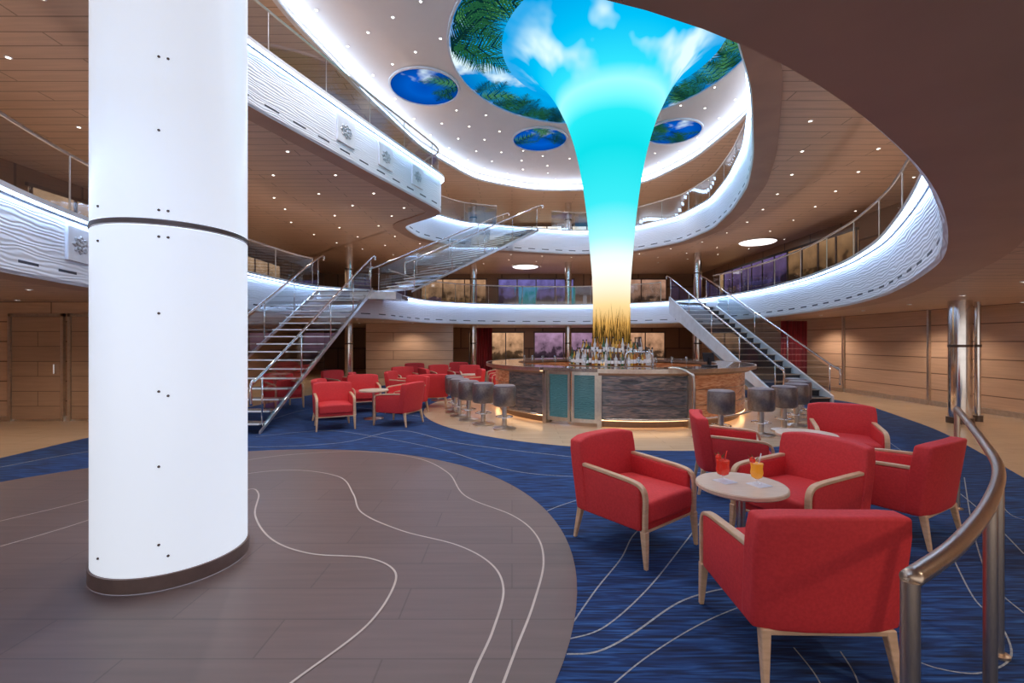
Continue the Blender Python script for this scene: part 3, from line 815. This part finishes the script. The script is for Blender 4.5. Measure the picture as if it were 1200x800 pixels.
bmesh.ops.subdivide_edges(bm,edges=list(bm.edges),cuts=5,use_grid_fill=True)
for v in bm.verts:
    x=v.co.x; z=v.co.z; y=v.co.y
    t=(z-.255)/.565
    w=.36
    if t>.7: w=.36-.018*((t-.7)/.3)**2
    v.co.x=x*w/.36*(.95+.05*t)
    edge=abs(x)/.36
    v.co.z=z-.022*edge**4*t
    v.co.y=y-.075*t+.05*edge**3
    if y>-.30: v.co.y+=.02*math.sin(math.pi*min(1,max(0,t)))*(1-edge**2)
o=bmobj('backrest',bm,m_red,ch,True)
md=o.modifiers.new('bev','BEVEL'); md.width=.03; md.segments=3; md.limit_method='ANGLE'; md.angle_limit=math.radians(50)
bm=bmesh.new(); bmbox(bm,(-.285,-.25,.30),(.285,.335,.455))
bmesh.ops.subdivide_edges(bm,edges=list(bm.edges),cuts=4,use_grid_fill=True)
for v in bm.verts:
    if v.co.z>.44: v.co.z+=.018*(1-(v.co.x/.285)**2)
    if v.co.y>.33: v.co.y+=.015*(1-(v.co.x/.285)**2)
o=bmobj('seat',bm,m_red,ch,True); md=o.modifiers.new('bev','BEVEL'); md.width=.03; md.segments=3; md.limit_method='ANGLE'; md.angle_limit=math.radians(50)
box('seat_base',(-.30,-.27,.25),(.30,.315,.32),m_red,ch,.015,2)
box('frame_rail',(-.31,-.335,.232),(.31,-.29,.262),m_wood,ch,.006,1)
box('frame_rail',(-.30,.275,.232),(.30,.315,.256),m_wood,ch,.006,1)
for s in (-1,1):
    x0,x1=sorted((s*.285,s*.338))
    bm=bmesh.new(); bmbox(bm,(x0,-.30,.25),(x1,.290,.590),.018,3)
    for v in bm.verts:
        if v.co.z>.4: v.co.z+=.035*(-v.co.y/.3)*.5
    bmobj('arm_panel',bm,m_red,ch,True)
    path=catmull([Vector((-.36,.615,0)),Vector((-.2,.612,0)),Vector((.05,.598,0)),Vector((.22,.585,0)),Vector((.295,.56,0)),Vector((.325,.50,0)),Vector((.325,.38,0)),Vector((.322,.24,0))],5)
    xa,xb=sorted((s*.294,s*.340))
    ribyz('arm_frame',[(p.x,p.y) for p in path],xa,xb,.024,m_wood,ch)
    leg(ch,s*.317,.318,.26,s*.008,.02)
    leg(ch,s*.285,-.31,.26,s*.02,-.05)
chairs=[
 (1.47,2.46,.02,1),(.98,3.68,.62,-.78),(2.24,3.62,-.92,-.38),(3.25,3.95,-.50,.87),(3.95,5.45,-.45,-.9),(2.38,4.98,.95,-.3),
 (-3.30,8.55,.45,-.9),(-2.2,8.95,-.85,.3),(-3.4,10.6,.4,-.9),(-2.35,10.3,-.6,-.8),(-2.85,12.05,.9,-.1),(-1.2,12.95,-.9,-.3),(-1.95,11.35,-.2,.9),
 (-3.68,9.6,.9,.1),(-3.2,14.0,.6,-.8),(-1.35,15.0,.2,-1),(-2.3,15.2,.5,-.8),(-.4,15.8,-.6,-.8),(-3.7,11.7,.8,.2),(-.35,14.4,-.9,-.2),
 (-5.5,11.1,.7,-.6),(-4.6,12.4,.8,-.4),(-2.3,13.6,.5,.3),(-3.4,16.4,.4,-.9),(-2.0,17.0,0,-1),(.3,17.2,-.3,-.9)]
for k,(x,y,dx,dy) in enumerate(chairs):
    z=.0065; r=face_rot(dx,dy)
    if k==0: ch.location=(x,y,z); ch.rotation_euler=(0,0,r)
    else: copytree(ch,(x,y,z),r)

tb=empty('side_table'); tag(tb,'round pale wood lounge table on steel pedestal','table','lounge tables')
lathe('table_top',[(.0001,.565),(.28,.565),(.295,.575),(.295,.595),(.288,.602),(.0001,.602)],m_tabletop,tb,48,caps=False)
lathe('pedestal',[(.03,.02),(.03,.54),(.10,.565)],m_steel,tb,20)
lathe('base_plate',[(.20,0),(.20,.012),(.05,.03)],m_steel,tb,32)
for k,(x,y) in enumerate(((1.60,3.22),(3.18,4.98),(-2.85,9.5),(-2.0,12.45),(-1.25,14.05),(-1.4,16.1))):
    if k==0: tb.location=(x,y,.0065)
    else: copytree(tb,(x,y,.0065),0)
zt=.6085
for x,y,lm,lab,nm in ((1.50,3.28,m_liq_r,'red cocktail in rounded stemmed glass with fruit garnish','red'),(1.70,3.20,m_liq_o,'orange cocktail in hurricane glass with fruit garnish','orange')):
    nk=box('napkin',(-.06,-.06,0),(.06,.06,.002),m_napkin); nk.location=(x+.01,y-.01,zt); nk.rotation_euler=(0,0,.4); tag(nk,'folded white paper napkin under a cocktail','napkin')
    e=empty('cocktail',(x,y,zt+.002)); tag(e,lab,'drink')
    k_=1.25 if nm=='red' else 1.12
    lathe('liquid',[(.010*k_,.035),(.030*k_,.05),(.0375*k_,.08),(.033*k_,.11),(.037*k_,.145),(.0001,.145)],lm,e,20)
    lathe('glass',[(.034,0),(.03,.004),(.006,.010),(.007,.03),(.031*k_,.048),(.040*k_,.08),(.035*k_,.11),(.041*k_,.155)],glass('cocktail_glass',(.97,.97,.97),.06),e,20,caps=False)
    tube('straw',[(.0,0,.08),(.035,.01,.21)],.0035,m_liq_r if nm=='red' else m_napkin,e,6)
    g=lathe('garnish',[(.0001,0),(.016,.007),(.021,.022),(.012,.04),(.0001,.044)],m_liq_r,e,12,caps=False); g.location=(-.03,0,.145)
    V=[];F=[]
    for q in range(5):
        a=q*1.25; s=len(V); V+=[(-.02,0,.15),(-.02+.02*math.cos(a),.02*math.sin(a),.18),(-.02+.04*math.cos(a+.3),.04*math.sin(a+.3),.20)]; F.append((s,s+1,s+2))
    pydata('garnish_leaf',V,F,m_leaf,None,e)

# ------------------------------------------------------------ foreground handrail
e=empty('curved_handrail',(0,0,.006)); tag(e,'curved brushed steel guard rail on round posts','railing')
pts=[(1.08,1.25),(1.41,1.46),(1.92,1.85),(2.47,2.34),(3.0,2.93),(3.66,3.7),(4.24,4.39)]
cv=catmull([Vector((a,b,.95)) for a,b in pts],8)
m_rail=M('satin_warm_steel',(.66,.54,.43),(.58,.47,.37),24,.33,1,stretch=(8,8,1))
tube('handrail',cv,.025,m_rail,e,16)
for a,b in ((1.08,1.25),(1.92,1.85),(2.47,2.34),(4.24,4.39)):
    lathe('post',[(.045,0),(.045,.012),(.022,.02),(.022,.945)],m_rail,e,20,c=(a,b))

# ------------------------------------------------------------ stairs
def stairs(name,p0,p1,wd,n,lab,style,hr=.95):
    p0=Vector(p0);p1=Vector(p1); d=Vector((p1.x-p0.x,p1.y-p0.y,0)); run=d.length; rise=p1.z-p0.z
    e=empty(name,p0,math.atan2(d.y,d.x)); tag(e,lab,'stairs')
    g=run/n; h=rise/n
    tr=None
    for k in range(n):
        if style=='solid':
            if tr is None:
                bm=bmesh.new(); bmbox(bm,(0,-wd/2+.05,h-.04),(g+.03,wd/2-.05,h)); bmbox(bm,(.02,-wd/2+.05,-.02),(.04,wd/2-.05,h-.04))
                tr=bmobj('step',bm,m_dark,e)
                q=tr
            else: q=tr.copy(); COL.objects.link(q)
        else:
            if tr is None: tr=box('tread',(-.02,-wd/2+.03,h-.025),(g-.03,wd/2-.03,h),m_tread,e,.005,1); q=tr
            else: q=tr.copy(); COL.objects.link(q)
        q.location=(g*k,0,h*k)
        if k==0: ns0=box('nosing',(-.03,-wd/2+.05,h-.022),(.0,wd/2-.05,h+.004),m_steel if style=='solid' else m_nose,e); w_=ns0
        else: w_=ns0.copy(); COL.objects.link(w_)
        w_.location=(g*k,0,h*k)
    sl=rise/run
    lo,hi=(-.50,.16) if style=='solid' else (-.13,-.01)
    for s in (-1,1):
        y0,y1=sorted((s*wd/2,s*(wd/2-.06 if style=='solid' else wd/2-.03)))
        V=[]
        for x in (-.05,run+.05):
            for y in (y0,y1):
                for dz in (lo,hi): V.append((x,y,max(x*sl+dz+h*.5, 0 if x<0 else -9)))
        F=[(0,1,3,2),(4,6,7,5),(0,4,5,1),(2,3,7,6),(0,2,6,4),(1,5,7,3)]
        pydata('stringer',V,F,m_white if style=='solid' else m_pale,None,e)
        yy=s*(wd/2-.03)
        z_=.2 if style=='solid' else .06
        V=[(0.1,yy,.1*sl+z_),(run-.02,yy,run*sl+z_),(run-.02,yy,run*sl+hr-.05),(0.1,yy,.1*sl+hr-.05)]
        pydata('glass_panel',V,[(0,1,2,3)],m_tglass,None,e)
        hp=[(-.28,yy,hr*.55),(-.30,yy,hr*.85),(-.2,yy,hr+.0),(0,yy,hr+.05),(run*.5,yy,run*.5*sl+hr+.05),(run,yy,rise+hr+.05),(run+.35,yy,rise+hr+.05)]
        tube('handrail',catmull(hp,6),.026,m_chrome,e,10)
        for k in range(5):
            x=.05+(run-.1)*k/4
            tube('baluster',[(x,yy,x*sl+.1),(x,yy,x*sl+hr+.04)],.014,m_chrome,e,8)
    if style=='solid':
        V=[]
        for x in (0.3,run):
            for y in (-wd/2+.06,wd/2-.06): V.append((x,y,x*sl-.30))
        pydata('underside',V,[(0,1,3,2)],m_white,None,e)
    return e
m_pale=M('satin_aluminium',(.70,.69,.69),None,10,.28,.8)
stairs('staircase',(7.35,11.6,.013),(6.95,18.2,Z2f),1.5,18,'dark stepped staircase with white stringers and steel handrails','solid')
stairs('glass_staircase',(-5.15,8.0,.006),(-5.0,13.8,Z2f),1.65,18,'open glass staircase with polished steel stringers','open')
stairs('glass_staircase',(-3.75,14.7,Z2f),(.35,19.7,Z3f),1.9,18,'upper open glass staircase with steel stringers','open')
e=empty('stair_landing',(-4.7,14.85,Z2f)); tag(e,'glass and steel landing between two staircases','landing')
box('platform',(-1.2,-.9,-.12),(1.15,.9,0),m_tread,e,.01,1)
box('edge_beam',(-1.2,-.95,-.22),(1.15,-.9,-.0),m_pale,e); box('edge_beam',(1.15,-.95,-.22),(1.2,-.2,-.0),m_pale,e)

print('downlights',len(dlp))
